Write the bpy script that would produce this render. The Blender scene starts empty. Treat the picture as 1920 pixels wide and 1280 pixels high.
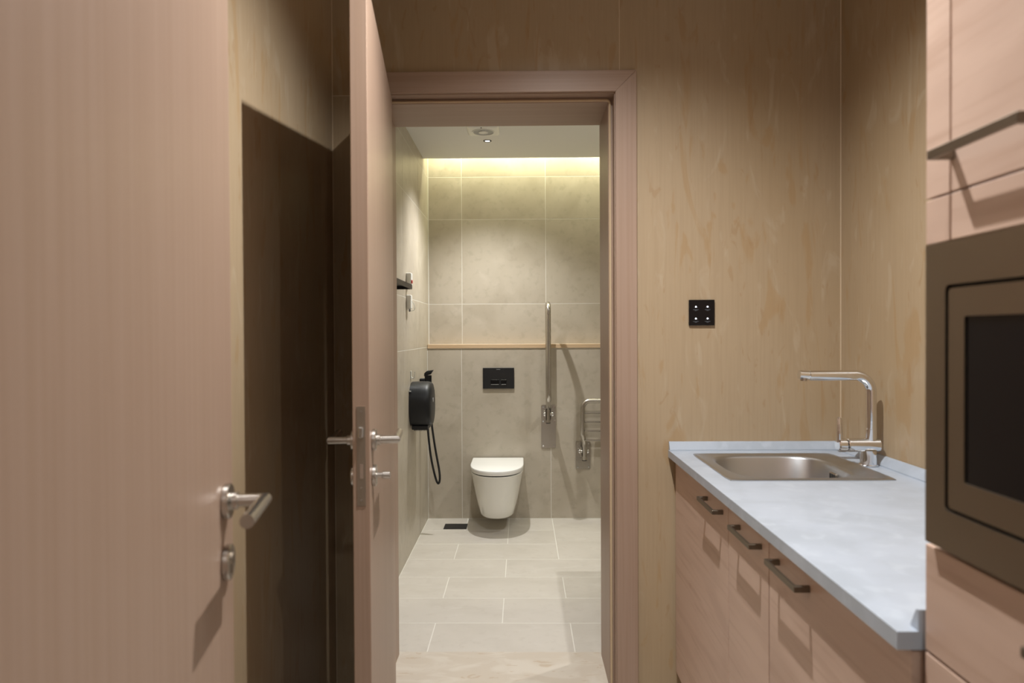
import bpy, bmesh, math, random
from mathutils import Vector, Matrix

random.seed(7)
scene = bpy.context.scene
COL = scene.collection
PI = math.pi

# ------------------------------------------------------------------ camera, world, lights, exposure
F_PX = 1300.0
cam_d = bpy.data.cameras.new('camera')
cam_d.sensor_width = 36.0
cam_d.lens = F_PX / 1920.0 * 36.0
cam_d.clip_start = 0.02
cam_d.dof.use_dof = True
cam_d.dof.focus_distance = 4.6
cam_d.dof.aperture_fstop = 4.0
cam = bpy.data.objects.new('camera', cam_d)
COL.objects.link(cam)
yaw, pitch, roll = math.atan(18 / F_PX), math.atan(15 / F_PX), math.radians(-0.29)
cam.matrix_world = (Matrix.Translation((0, 0, 1.33)) @ Matrix.Rotation(yaw, 4, 'Z')
                    @ Matrix.Rotation(PI / 2 - pitch, 4, 'X') @ Matrix.Rotation(roll, 4, 'Z'))
scene.camera = cam

world = bpy.data.worlds.new('world')
scene.world = world
world.use_nodes = True
world.node_tree.nodes['Background'].inputs[0].default_value = (0.9, 0.95, 1.0, 1)
world.node_tree.nodes['Background'].inputs[1].default_value = 0.02

vs = scene.view_settings
vs.view_transform = 'Standard'
vs.look = 'None'
vs.gamma = 1.0
vs.use_curve_mapping = False
vs.exposure = 0.55


def spot(name, loc, energy, size, blend, color, radius, target=None):
    d = bpy.data.lights.new(name, 'SPOT')
    d.energy, d.spot_size, d.spot_blend, d.color, d.shadow_soft_size = energy, math.radians(size), blend, color, radius
    o = bpy.data.objects.new(name, d)
    COL.objects.link(o)
    o.location = loc
    if target:
        o.rotation_euler = (Vector(target) - Vector(loc)).to_track_quat('-Z', 'Y').to_euler()
    return o


def area(name, loc, energy, sx, sy, color, target):
    d = bpy.data.lights.new(name, 'AREA')
    d.shape = 'RECTANGLE'
    d.energy, d.size, d.size_y, d.color = energy, sx, sy, color
    o = bpy.data.objects.new(name, d)
    COL.objects.link(o)
    o.location = loc
    o.rotation_euler = (Vector(target) - Vector(loc)).to_track_quat('-Z', 'Y').to_euler()
    return o


K_COL = (1.0, 0.985, 0.97)
B_COL = (1.0, 0.99, 0.97)
KITCHEN_LAMPS = [(0.17, 1.48), (0.31, 0.80)]
BATH_LAMPS = [(-0.21, 4.40), (1.12, 3.35)]
OUT_FILL_LAMPS = [(0.2, -0.9), (0.2, -2.2)]  # unseen lamps added behind the camera as ambient fill for the corridor
spot('downlight_light', (KITCHEN_LAMPS[0][0], KITCHEN_LAMPS[0][1], 2.705), 128, 142, 1.0, K_COL, 0.012)
spot('downlight_light', (KITCHEN_LAMPS[1][0], KITCHEN_LAMPS[1][1], 2.705), 17, 140, 1.0, K_COL, 0.012)
spot('downlight_light', (BATH_LAMPS[0][0], BATH_LAMPS[0][1], 2.535), 84, 120, 1.0, B_COL, 0.018)
spot('downlight_light', (BATH_LAMPS[1][0], BATH_LAMPS[1][1], 2.535), 50, 130, 1.0, B_COL, 0.02)
for ox, oy in OUT_FILL_LAMPS:
    spot('downlight_light', (ox, oy, 2.705), 42, 160, 0.9, K_COL, 0.05)  # added fill spots, their light comes in through the entry doorway
area('cove_light', (0.35, 4.93, 2.72), 9, 2.0, 0.02, (1.0, 0.98, 0.66), (0.35, 5.04, 2.45))


# ------------------------------------------------------------------ materials
def new_mat(name):
    m = bpy.data.materials.new(name)
    m.use_nodes = True
    nt = m.node_tree
    return m, nt, nt.nodes['Principled BSDF']


def plain(name, col, rough=0.5, metal=0.0, spec=0.5, bump=0.0, bscale=60, var=0.0, aniso=None, coat=0.0):
    m, nt, b = new_mat(name)
    b.inputs['Base Color'].default_value = (*col, 1)
    b.inputs['Roughness'].default_value = rough
    b.inputs['Metallic'].default_value = metal
    b.inputs['Specular IOR Level'].default_value = spec
    b.inputs['Coat Weight'].default_value = coat
    tc = nt.nodes.new('ShaderNodeTexCoord')
    no = nt.nodes.new('ShaderNodeTexNoise')
    no.inputs['Scale'].default_value = bscale
    no.inputs['Detail'].default_value = 4
    if aniso:
        mp = nt.nodes.new('ShaderNodeMapping')
        mp.inputs['Scale'].default_value = aniso
        nt.links.new(tc.outputs['Object'], mp.inputs[0])
        nt.links.new(mp.outputs[0], no.inputs['Vector'])
    else:
        nt.links.new(tc.outputs['Object'], no.inputs['Vector'])
    if bump:
        bp = nt.nodes.new('ShaderNodeBump')
        bp.inputs['Strength'].default_value = bump
        bp.inputs['Distance'].default_value = 0.001
        nt.links.new(no.outputs['Fac'], bp.inputs['Height'])
        nt.links.new(bp.outputs[0], b.inputs['Normal'])
    if var:
        mr = nt.nodes.new('ShaderNodeMapRange')
        mr.inputs['To Min'].default_value = rough - var
        mr.inputs['To Max'].default_value = rough + var
        nt.links.new(no.outputs['Fac'], mr.inputs['Value'])
        nt.links.new(mr.outputs[0], b.inputs['Roughness'])
    return m


def emit(name, col, strength):
    m, nt, b = new_mat(name)
    b.inputs['Base Color'].default_value = (0, 0, 0, 1)
    b.inputs['Emission Color'].default_value = (*col, 1)
    b.inputs['Emission Strength'].default_value = strength
    return m


def layered(name, base, layers, rough=0.5, spec=0.4, bump=None, rand=7.0):
    """base colour, then noise layers: (colour, fac, scale, (sx,sy,sz), lo, hi, detail, distortion)"""
    m, nt, b = new_mat(name)
    N, L = nt.nodes, nt.links
    tc = N.new('ShaderNodeTexCoord')
    oi = N.new('ShaderNodeObjectInfo')
    ml = N.new('ShaderNodeMath'); ml.operation = 'MULTIPLY'; ml.inputs[1].default_value = rand
    L.new(oi.outputs['Random'], ml.inputs[0])
    add = N.new('ShaderNodeVectorMath'); add.operation = 'ADD'
    L.new(tc.outputs['Object'], add.inputs[0]); L.new(ml.outputs[0], add.inputs[1])
    prev = None
    first = None
    for (col, fac, scale, sc, lo, hi, det, dist) in layers:
        mp = N.new('ShaderNodeMapping'); mp.inputs['Scale'].default_value = sc
        L.new(add.outputs[0], mp.inputs[0])
        no = N.new('ShaderNodeTexNoise')
        no.inputs['Scale'].default_value = scale
        no.inputs['Detail'].default_value = det
        no.inputs['Distortion'].default_value = dist
        L.new(mp.outputs[0], no.inputs['Vector'])
        mr = N.new('ShaderNodeMapRange')
        mr.interpolation_type = 'SMOOTHSTEP'
        mr.inputs['From Min'].default_value = lo
        mr.inputs['From Max'].default_value = hi
        mr.inputs['To Max'].default_value = fac
        L.new(no.outputs['Fac'], mr.inputs['Value'])
        mx = N.new('ShaderNodeMix'); mx.data_type = 'RGBA'
        L.new(mr.outputs[0], mx.inputs[0])
        if prev is None:
            mx.inputs[6].default_value = (*base, 1)
        else:
            L.new(prev, mx.inputs[6])
        mx.inputs[7].default_value = (*col, 1)
        prev = mx.outputs[2]
        if first is None:
            first = no.outputs['Fac']
    L.new(prev, b.inputs['Base Color'])
    b.inputs['Roughness'].default_value = rough
    b.inputs['Specular IOR Level'].default_value = spec
    if bump:
        bp = N.new('ShaderNodeBump')
        bp.inputs['Strength'].default_value = bump
        bp.inputs['Distance'].default_value = 0.001
        L.new(first, bp.inputs['Height'])
        L.new(bp.outputs[0], b.inputs['Normal'])
    return m


VENEER = layered('veneer_wall', (0.405, 0.308, 0.198), [
    ((0.36, 0.262, 0.15), 0.55, 2.2, (1, 1, 0.35), 0.38, 0.66, 5, 0.4),
    ((0.318, 0.232, 0.142), 0.22, 150, (1, 1, 0.03), 0.40, 0.7, 2, 0.0),
    ((0.49, 0.41, 0.30), 0.34, 9, (1, 1, 0.28), 0.57, 0.70, 9, 2.2),
    ((0.36, 0.225, 0.10), 0.45, 8, (1, 1, 0.22), 0.585, 0.66, 10, 2.6),
    ((0.310, 0.181, 0.077), 0.32, 20, (1, 1, 0.25), 0.62, 0.70, 8, 2.0),
], rough=0.42, spec=0.35, bump=0.1)
BEECH = layered('beech_door', (0.348, 0.244, 0.183), [
    ((0.296, 0.197, 0.136), 0.45, 130, (1, 1, 0.012), 0.40, 0.62, 3, 0.0),
    ((0.376, 0.268, 0.197), 0.35, 9, (1, 1, 0.08), 0.45, 0.70, 4, 0.2),
], rough=0.42, spec=0.4, bump=0.12)
BEECH_H = layered('beech_horizontal', (0.348, 0.244, 0.183), [
    ((0.296, 0.197, 0.136), 0.45, 130, (0.012, 1, 1), 0.40, 0.62, 3, 0.0),
    ((0.385, 0.268, 0.193), 0.5, 14, (0.05, 1, 1), 0.45, 0.70, 4, 0.2),
], rough=0.42, spec=0.4, bump=0.12)
CAB = layered('knotty_cabinet_wood', (0.594, 0.435, 0.347), [
    ((0.495, 0.347, 0.270), 0.6, 8, (1, 0.18, 1), 0.42, 0.66, 6, 1.2),
    ((0.429, 0.281, 0.204), 0.45, 60, (1, 0.05, 1), 0.50, 0.72, 3, 0.3),
    ((0.682, 0.522, 0.435), 0.5, 5, (1, 0.3, 1), 0.52, 0.72, 4, 0.6),
    ((0.330, 0.165, 0.099), 0.7, 6, (1, 0.7, 1), 0.70, 0.78, 2, 0.3),
], rough=0.42, spec=0.4, bump=0.1)
LEDGE = layered('ledge_wood', (0.55, 0.40, 0.25), [
    ((0.46, 0.32, 0.19), 0.5, 40, (0.05, 1, 1), 0.45, 0.65, 3, 0.0)], rough=0.45)
TILE_L = [
    ((0.385, 0.335, 0.26), 0.65, 3.2, (1, 1, 1), 0.42, 0.68, 8, 0.4),
    ((0.53, 0.48, 0.40), 0.5, 5.5, (1, 1, 1), 0.52, 0.75, 6, 0.6),
    ((0.32, 0.28, 0.215), 0.35, 22, (1, 1, 1), 0.50, 0.75, 8, 0.2)]
TILE_W = layered('beige_wall_tile', (0.465, 0.415, 0.335), TILE_L, rough=0.38, spec=0.4, bump=0.06)
TILE_F = layered('grey_floor_tile', (0.55, 0.515, 0.46), [
    ((0.48, 0.445, 0.39), 0.55, 3.0, (1, 1.6, 1), 0.42, 0.68, 8, 0.4),
    ((0.60, 0.57, 0.52), 0.5, 6, (1, 2.0, 1), 0.52, 0.75, 6, 0.5),
    ((0.44, 0.40, 0.35), 0.3, 26, (1, 1, 1), 0.52, 0.75, 8, 0.2)], rough=0.42, spec=0.4, bump=0.06)
GROUT = plain('pale_grout', (0.70, 0.68, 0.62), 0.9, bump=0.2, bscale=300)
MARBLE = layered('beige_marble', (0.55, 0.49, 0.41), [
    ((0.63, 0.585, 0.51), 0.7, 5, (1, 2.0, 1), 0.45, 0.65, 8, 1.0),
    ((0.42, 0.30, 0.18), 0.4, 7, (1, 3.0, 1), 0.62, 0.66, 10, 2.0)], rough=0.3, spec=0.5)
COUNTER = layered('blue_grey_laminate', (0.415, 0.47, 0.545), [
    ((0.355, 0.405, 0.465), 0.7, 9, (1, 1, 1), 0.42, 0.66, 8, 0.4),
    ((0.49, 0.55, 0.62), 0.5, 22, (1, 1, 1), 0.52, 0.72, 6, 0.4)], rough=0.33, spec=0.5, bump=0.05)
PAINT = plain('white_ceiling_paint', (0.74, 0.74, 0.71), 0.85, bump=0.05, bscale=200)
ROOMPAINT = plain('pale_room_paint', (0.62, 0.56, 0.48), 0.8, bump=0.05, bscale=200)
KFLOOR = layered('kitchen_floor_wood', (0.33, 0.24, 0.16), [
    ((0.26, 0.18, 0.11), 0.6, 30, (1, 0.05, 1), 0.45, 0.65, 4, 0.2)], rough=0.4)
CERAMIC = plain('white_ceramic', (0.80, 0.79, 0.74), 0.12, spec=0.5, coat=0.3, bump=0.0)
SEATW = plain('white_toilet_lid', (0.86, 0.86, 0.84), 0.22, spec=0.5)
BLACKP = plain('black_plastic', (0.010, 0.011, 0.013), 0.45, spec=0.35, bump=0.05, bscale=400)
BLACKG = plain('black_glass', (0.004, 0.004, 0.005), 0.22, spec=0.3)
BLACKM = plain('matt_black_metal', (0.012, 0.012, 0.013), 0.45, spec=0.4)
RUBBER = plain('black_rubber', (0.012, 0.012, 0.013), 0.5, spec=0.4)
BEAD = plain('pale_corner_bead', (0.58, 0.47, 0.33), 0.6)
LIPB = plain('dark_bronze_lip', (0.045, 0.038, 0.032), 0.5)
SEAL = plain('cream_rubber_seal', (0.55, 0.42, 0.27), 0.6)
WHITEP = plain('white_plastic', (0.78, 0.78, 0.74), 0.35)
GREYP = plain('grey_plastic', (0.35, 0.36, 0.36), 0.4)
REDP = plain('red_plastic', (0.55, 0.02, 0.015), 0.3)
CLEAR = plain('milky_plastic', (0.6, 0.6, 0.55), 0.2)
STEEL = plain('brushed_steel', (0.52, 0.49, 0.45), 0.27, 1.0)
STEEL_D = plain('satin_lock_plate', (0.40, 0.34, 0.28), 0.42, 1.0)
SINKS = plain('satin_sink_steel', (0.50, 0.515, 0.53), 0.33, 1.0)
CHROME = plain('chrome', (0.78, 0.79, 0.80), 0.05, 1.0)
HANDLE = plain('bronze_grey_handle', (0.21, 0.175, 0.135), 0.42, 1.0)
MWAVE = plain('bronze_microwave_steel', (0.26, 0.215, 0.165), 0.36, 1.0, var=0.04, bscale=150, aniso=(1, 0.1, 1))
DARK = plain('dark_recess', (0.01, 0.009, 0.008), 0.7)
LENS = emit('lamp_lens', (1.0, 0.97, 0.92), 3.0)
LED = emit('white_led', (0.85, 0.88, 1.0), 3.0)
LEDSTRIP = emit('warm_led_strip', (1.0, 0.93, 0.52), 6.0)
PRINT = emit('dim_backlit_print', (0.5, 0.52, 0.55), 0.18)
PRINTG = plain('grey_print', (0.30, 0.31, 0.32), 0.5)

# ------------------------------------------------------------------ geometry helpers


def box(bm, x0, x1, y0, y1, z0, z1, bev=0.0, seg=1):
    vs_ = [bm.verts.new((x, y, z)) for z in (z0, z1) for y in (y0, y1) for x in (x0, x1)]
    fs = []
    for q in ((0, 2, 3, 1), (4, 5, 7, 6), (0, 1, 5, 4), (2, 6, 7, 3), (0, 4, 6, 2), (1, 3, 7, 5)):
        fs.append(bm.faces.new([vs_[i] for i in q]))
    if bev:
        es = list({e for f in fs for e in f.edges})
        bmesh.ops.bevel(bm, geom=es, offset=bev, segments=seg, affect='EDGES', profile=0.6)
    return bm


def loft(bm, loops, cap0=True, cap1=True, close=True):
    rows = [[bm.verts.new(p) for p in lp] for lp in loops]
    n = len(rows[0])
    for a, b in zip(rows[:-1], rows[1:]):
        for i in range(n if close else n - 1):
            j = (i + 1) % n
            bm.faces.new((a[i], a[j], b[j], b[i]))
    if cap0:
        bm.faces.new(rows[0][::-1])
    if cap1:
        bm.faces.new(rows[-1])
    return rows


def frame_of(d):
    d = d.normalized()
    up = Vector((0, 0, 1)) if abs(d.z) < 0.9 else Vector((1, 0, 0))
    a = d.cross(up).normalized()
    return a, d.cross(a).normalized()


def cyl(bm, p0, p1, r0, r1=None, n=24, bev=0.0):
    p0, p1 = Vector(p0), Vector(p1)
    r1 = r0 if r1 is None else r1
    d = (p1 - p0)
    a, b = frame_of(d)
    dn = d.normalized()

    def ring(c, r):
        return [c + a * r * math.cos(2 * PI * i / n) + b * r * math.sin(2 * PI * i / n) for i in range(n)]
    if bev:
        lp = [ring(p0, r0 - bev), ring(p0 + dn * bev, r0), ring(p1 - dn * bev, r1), ring(p1, r1 - bev)]
    else:
        lp = [ring(p0, r0), ring(p1, r1)]
    loft(bm, lp)


def fillet(pts, r, seg=8):
    pts = [Vector(p) for p in pts]
    out = [pts[0]]
    for i in range(1, len(pts) - 1):
        p, a, b = pts[i], pts[i - 1] - pts[i], pts[i + 1] - pts[i]
        la, lb = a.length, b.length
        a.normalize(); b.normalize()
        ang = a.angle(b)
        t = min(r / math.tan(ang / 2), la * 0.49, lb * 0.49)
        rr = t * math.tan(ang / 2)
        c = p + (a + b).normalized() * (rr / math.sin(ang / 2))
        s, e = p + a * t - c, p + b * t - c
        th = s.angle(e)
        for k in range(seg + 1):
            u = k / seg
            out.append(c + (s * math.sin((1 - u) * th) + e * math.sin(u * th)) / math.sin(th))
    out.append(pts[-1])
    return out


def smooth_path(pts, sub=8):
    P = [Vector(p) for p in pts]
    P = [P[0] * 2 - P[1]] + P + [P[-1] * 2 - P[-2]]
    out = []
    for i in range(1, len(P) - 2):
        for k in range(sub):
            t = k / sub
            a, b, c, d = P[i - 1], P[i], P[i + 1], P[i + 2]
            out.append(0.5 * ((2 * b) + (c - a) * t + (2 * a - 5 * b + 4 * c - d) * t * t + (3 * b - a - 3 * c + d) * t ** 3))
    out.append(P[-2])
    return out


def tube(bm, pts, r, n=14):
    pts = [Vector(p) for p in pts]
    d = (pts[1] - pts[0]).normalized()
    a, b = frame_of(d)
    offs = [a * r * math.cos(2 * PI * i / n) + b * r * math.sin(2 * PI * i / n) for i in range(n)]
    loops = [[pts[0] + o for o in offs]]
    for i in range(1, len(pts)):
        if i < len(pts) - 1:
            d2 = (pts[i + 1] - pts[i]).normalized()
            bis = (d + d2).normalized()
        else:
            d2, bis = d, d
        ring = [o - d * (o.dot(bis) / d.dot(bis)) for o in offs]
        loops.append([pts[i] + o for o in ring])
        q = d.rotation_difference(d2)
        offs = [q @ o for o in offs]
        d = d2
    loft(bm, loops)


def rrect(w0, w1, h0, h1, r, seg=5):
    """rounded rectangle in a plane, counter-clockwise list of (u, v)"""
    out = []
    for (cu, cv, a0) in ((w1 - r, h1 - r, 0), (w0 + r, h1 - r, 90), (w0 + r, h0 + r, 180), (w1 - r, h0 + r, 270)):
        for k in range(seg + 1):
            a = math.radians(a0 + 90 * k / seg)
            out.append((cu + r * math.cos(a), cv + r * math.sin(a)))
    return out


WORLD = {}


def finish(o, label=None, cat=None, group=None, kind=None):
    if label: o['label'] = label
    if cat: o['category'] = cat
    if group: o['group'] = group
    if kind: o['kind'] = kind
    return o


def thing(name, loc, label, cat, group=None, kind=None, rz=0.0):
    o = bpy.data.objects.new(name, None)
    o.empty_display_size = 0.05
    COL.objects.link(o)
    o.location = loc
    o.rotation_euler = (0, 0, rz)
    WORLD[o.name] = Matrix.Translation(loc) @ Matrix.Rotation(rz, 4, 'Z')
    return finish(o, label, cat, group, kind)


def obj(name, bm, mat, parent=None, smooth=False, origin=None, local=False, angle=35, label=None):
    """mesh built in world coordinates; origin gives the object's own base point"""
    if not local:
        if parent is not None:
            bm.transform(WORLD[parent.name].inverted())
        elif origin is not None:
            bm.transform(Matrix.Translation(-Vector(origin)))
    bmesh.ops.recalc_face_normals(bm, faces=bm.faces)
    me = bpy.data.meshes.new(name)
    bm.to_mesh(me)
    bm.free()
    me.materials.append(mat)
    if smooth:
        me.polygons.foreach_set('use_smooth', [True] * len(me.polygons))
        me.set_sharp_from_angle(angle=math.radians(angle))
    o = bpy.data.objects.new(name, me)
    COL.objects.link(o)
    if parent is not None:
        o.parent = parent
        WORLD[o.name] = WORLD[parent.name]
    else:
        o.location = origin or (0, 0, 0)
        WORLD[o.name] = Matrix.Translation(origin or (0, 0, 0))
    if label:
        o['label'] = label
    return o


def B(name, mat, parent, *dims, bev=0.0, local=False, **k):
    bm = bmesh.new()
    box(bm, *dims, bev=bev)
    return obj(name, bm, mat, parent, local=local, **k)


def structure(o, label, cat):
    return finish(o, label, cat, kind='structure')


TILE_CACHE = {}


def tile(parent, axis, u0, u1, v0, v1, base, th, mat, name='tile', gap=0.0036):
    """axis: 'z' floor (u=x, v=y, faces +z), '-y' (u=x, v=z, faces -y), 'x' (u=y, v=z, faces +x)"""
    u0 += gap / 2; u1 -= gap / 2; v0 += gap / 2; v1 -= gap / 2
    w, h = u1 - u0, v1 - v0
    key = (axis, round(w, 4), round(h, 4), round(th, 4), mat.name)
    c = 0.0004
    if key not in TILE_CACHE:
        bm = bmesh.new()

        def P(u, v, t):
            return {'z': (u, v, t), '-y': (u, -t, v), 'x': (t, u, v), '-x': (-t, u, v), 'y': (u, t, v)}[axis]
        def rect(i, t):
            return [P(a, b, t) for a, b in ((-w / 2 + i, -h / 2 + i), (w / 2 - i, -h / 2 + i), (w / 2 - i, h / 2 - i), (-w / 2 + i, h / 2 - i))]
        loft(bm, [rect(0, 0), rect(0, th - c), rect(c, th)])
        bmesh.ops.recalc_face_normals(bm, faces=bm.faces)
        me = bpy.data.meshes.new(name)
        bm.to_mesh(me); bm.free()
        me.materials.append(mat)
        TILE_CACHE[key] = me
    o = bpy.data.objects.new(name, TILE_CACHE[key])
    COL.objects.link(o)
    uc, vc = (u0 + u1) / 2, (v0 + v1) / 2
    wpos = {'z': (uc, vc, base), '-y': (uc, base, vc), 'x': (base, uc, vc), '-x': (base, uc, vc), 'y': (uc, base, vc)}[axis]
    o.parent = parent
    o.location = WORLD[parent.name].inverted() @ Vector(wpos)
    return o


# ------------------------------------------------------------------ dimensions (metres, camera stands at x=0, y=0)
XL, XR = -0.684, 1.153            # corridor side walls
YD0, YD1 = 2.52, 2.834            # wall with the bathroom door
OXL, OXR, OZ = -0.512, 0.322, 2.178   # clear opening
BXL, BXR = -0.678, 1.42           # bathroom side walls
YF, YL = 5.05, 4.97               # bathroom far wall, lower boxed-out part
ZB, ZK = 2.55, 2.72               # ceilings
ZLEDGE = 1.255

# ------------------------------------------------------------------ corridor shell
structure(B('floor_kitchen', TILE_F, None, -2.2, 2.2, -3.2, 2.50, -0.05, 0.0), 'grey stone kitchenette floor in front of the marble threshold', 'floor')
structure(B('ceiling_kitchen', PAINT, None, -2.2, 2.2, -3.2, 2.834, ZK, ZK + 0.05), 'white ceiling over the kitchenette corridor', 'ceiling')
wl = structure(B('wall_left', ROOMPAINT, None, XL - 0.10, XL - 0.012, -0.05, YD1, 0, ZK), 'birch veneer wall left of the bathroom door', 'wall')
B('panel', VENEER, wl, XL - 0.012, XL, 1.30, YD0 - 0.001, 0, ZK - 0.001)
B('panel', VENEER, wl, XL - 0.012, XL, 0.20, 1.297, 0, ZK - 0.001)
wr = structure(B('wall_right', ROOMPAINT, None, XR + 0.012, XR + 0.10, -0.05, YD1, 0, ZK), 'birch veneer wall behind the kitchen tap', 'wall')
B('panel', VENEER, wr, XR, XR + 0.012, 0.20, YD0 - 0.001, 0, ZK - 0.001)

bm = bmesh.new()
RX0, RX1, RZ = OXL - 0.03, OXR + 0.03, OZ + 0.03     # rough opening
box(bm, XL - 0.1, RX0, YD0 + 0.012, YD1 - 0.012, 0, ZK)
box(bm, RX1, BXR, YD0 + 0.012, YD1 - 0.012, 0, ZK)
box(bm, RX0, RX1, YD0 + 0.012, YD1 - 0.012, RZ, ZK)
wd = structure(obj('wall_back', bm, ROOMPAINT), 'birch veneer wall around the open bathroom doorway', 'wall')
g = 0.0012
az_top = OZ + 0.097
zs = 2.196
B('panel', VENEER, wd, XL, RX0, YD0, YD0 + 0.012, 0, zs - g)
B('panel', VENEER, wd, XL, RX0, YD0, YD0 + 0.012, zs + g, ZK - 0.001)
B('panel', VENEER, wd, RX0, 0.358 - g, YD0, YD0 + 0.012, RZ, ZK - 0.001)
B('panel', VENEER, wd, 0.358 + g, XR, YD0, YD0 + 0.012, 0, ZK - 0.001)
B('seam_bead', BEAD, wd, 0.358 - g, 0.358 + g, YD0 - 0.0002, YD0 + 0.012, az_top, ZK - 0.001)
B('seam_bead', BEAD, wd, XL, RX0, YD0 - 0.0002, YD0 + 0.012, zs - g, zs + g)
# thin pale sealant beads in the wall corners
B('corner_bead', BEAD, wd, XL, XL + 0.003, YD0 - 0.003, YD0, 0, ZK - 0.001)
B('corner_bead', BEAD, wd, XR - 0.003, XR, YD0 - 0.003, YD0, 0, ZK - 0.001)

# the wall with the entry doorway in which the camera stands, and the room behind it
bm = bmesh.new()
box(bm, -2.2, -0.345, -0.05, 0.19, 0, ZK)
box(bm, 0.585, 2.2, -0.05, 0.19, 0, ZK)
box(bm, -0.345, 0.585, -0.05, 0.19, 2.2, ZK)
structure(obj('wall_entry', bm, VENEER), 'birch veneer wall with the entry doorway', 'wall')
bm = bmesh.new()
box(bm, -2.3, -2.2, -3.2, -0.05, 0, ZK)
box(bm, 2.2, 2.3, -3.2, -0.05, 0, ZK)
box(bm, -2.3, 2.3, -3.3, -3.2, 0, ZK)
structure(obj('wall_outer_room', bm, ROOMPAINT), 'pale walls of the room behind the entry doorway', 'wall')

# ------------------------------------------------------------------ door frame
tf = structure(thing('trim_1', ((OXL + OXR) / 2, YD0, 0), None, None), 'pinkish beech frame around the bathroom doorway', 'door frame')
STOP0 = YD0 + 0.045
bm = bmesh.new(); box(bm, OXR, RX1, STOP0, YD1 + 0.012, 0, OZ, bev=0.001); obj('jamb_lining', bm, BEECH, tf)
bm = bmesh.new(); box(bm, RX0, OXL, STOP0, YD1 + 0.012, 0, OZ, bev=0.001); obj('jamb_lining', bm, BEECH, tf)
bm = bmesh.new(); box(bm, RX0, RX1, STOP0, YD1 + 0.012, OZ, RZ, bev=0.001); obj('head_lining', bm, BEECH_H, tf)
# rebate faces
B('jamb_rebate', BEECH, tf, OXR + 0.016, RX1, YD0 - 0.006, STOP0, 0, OZ + 0.016)
B('jamb_rebate', BEECH, tf, RX0, OXL - 0.016, YD0 - 0.006, STOP0, 0, OZ + 0.016)
B('head_rebate', BEECH_H, tf, RX0, RX1, YD0 - 0.006, STOP0, OZ + 0.016, RZ)
# seals in the rebate corner
bm = bmesh.new()
tube(bm, fillet([(OXR + 0.006, STOP0 - 0.004, 0.002), (OXR + 0.006, STOP0 - 0.004, OZ + 0.006), (OXL - 0.006, STOP0 - 0.004, OZ + 0.006), (OXL - 0.006, STOP0 - 0.004, 0.002)], 0.012, 5), 0.0045, 8)
obj('door_seal', bm, SEAL, tf, smooth=True, label='cream rubber seal')
# architrave, mitred
AW = 0.076
AI = 0.019
YA0, YA1 = YD0 - 0.018, YD0 + 0.001


def prism_xz(poly, y0, y1, bev=0.0015):
    bm = bmesh.new()
    loft(bm, [[(x, y0, z) for x, z in poly], [(x, y1, z) for x, z in poly]])
    bmesh.ops.recalc_face_normals(bm, faces=bm.faces)
    if bev:
        bmesh.ops.bevel(bm, geom=[e for e in bm.edges], offset=bev, segments=2, affect='EDGES', profile=0.6)
    return bm


ar0, ar1 = OXR + AI, OXR + AI + AW
al0, al1 = OXL - AI, OXL - AI - AW
az0, az1 = OZ + AI, OZ + AI + AW
obj('architrave', prism_xz([(ar0, 0), (ar1, 0), (ar1, az1), (ar0, az0)], YA0, YA1), BEECH, tf)
obj('architrave', prism_xz([(al0, 0), (al1, 0), (al1, az1), (al0, az0)], YA0, YA1), BEECH, tf)
obj('architrave', prism_xz([(al0, az0), (ar0, az0), (ar1, az1), (al1, az1)], YA0, YA1), BEECH_H, tf)
B('strike_plate', STEEL_D, tf, OXR + 0.0145, OXR + 0.017, YD0 + 0.006, YD0 + 0.030, 0.93, 1.16)

# ------------------------------------------------------------------ door furniture
def lever_set(door, x, yface, ny, zc, dirx, cyl_kind, dz=0.087):
    """rose, lever and lock escutcheon on a door face (door-local coordinates); ny = outward side"""
    yf = yface
    bm = bmesh.new(); cyl(bm, (x, yf, zc), (x, yf + ny * 0.010, zc), 0.0265, n=36, bev=0.0015)
    rose = obj('handle_rose', bm, STEEL, door, smooth=True, local=True)
    bm = bmesh.new()
    tube(bm, [(x, yf + ny * 0.009, zc), (x, yf + ny * 0.058, zc), (x + dirx * 0.128, yf + ny * 0.058, zc)], 0.0098, 20)
    lever = obj('lever', bm, STEEL, rose, smooth=True, local=True)
    bm = bmesh.new(); cyl(bm, (x, yf + ny * 0.0095, zc), (x, yf + ny * 0.020, zc), 0.0135, n=24, bev=0.001)
    obj('lever_collar', bm, STEEL, rose, smooth=True, local=True)
    z2 = zc - dz
    bm = bmesh.new(); cyl(bm, (x, yf, z2), (x, yf + ny * 0.010, z2), 0.0265, n=36, bev=0.0015)
    esc = obj('lock_rose', bm, STEEL, door, smooth=True, local=True)
    if cyl_kind == 'turn':
        bm = bmesh.new()
        cyl(bm, (x, yf + ny * 0.009, z2), (x, yf + ny * 0.026, z2), 0.0065, n=20)
        cyl(bm, (x, yf + ny * 0.024, z2), (x, yf + ny * 0.043, z2), 0.0095, n=24, bev=0.0012)
        obj('thumb_turn', bm, STEEL, esc, smooth=True, local=True)
    else:
        bm = bmesh.new()
        cyl(bm, (x, yf + ny * 0.006, z2 + 0.006), (x, yf + ny * 0.0125, z2 + 0.006), 0.0085, n=24)
        box(bm, x - 0.005, x + 0.005, min(yf + ny * 0.006, yf + ny * 0.0125), max(yf + ny * 0.006, yf + ny * 0.0125), z2 - 0.016, z2 + 0.004)
        obj('key_cylinder', bm, STEEL_D, esc, smooth=True, local=True)
        B('key_slot', DARK, esc, x - 0.001, x + 0.001, *sorted((yf + ny * 0.0122, yf + ny * 0.0128)), z2 + 0.001, z2 + 0.011, local=True)


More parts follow.
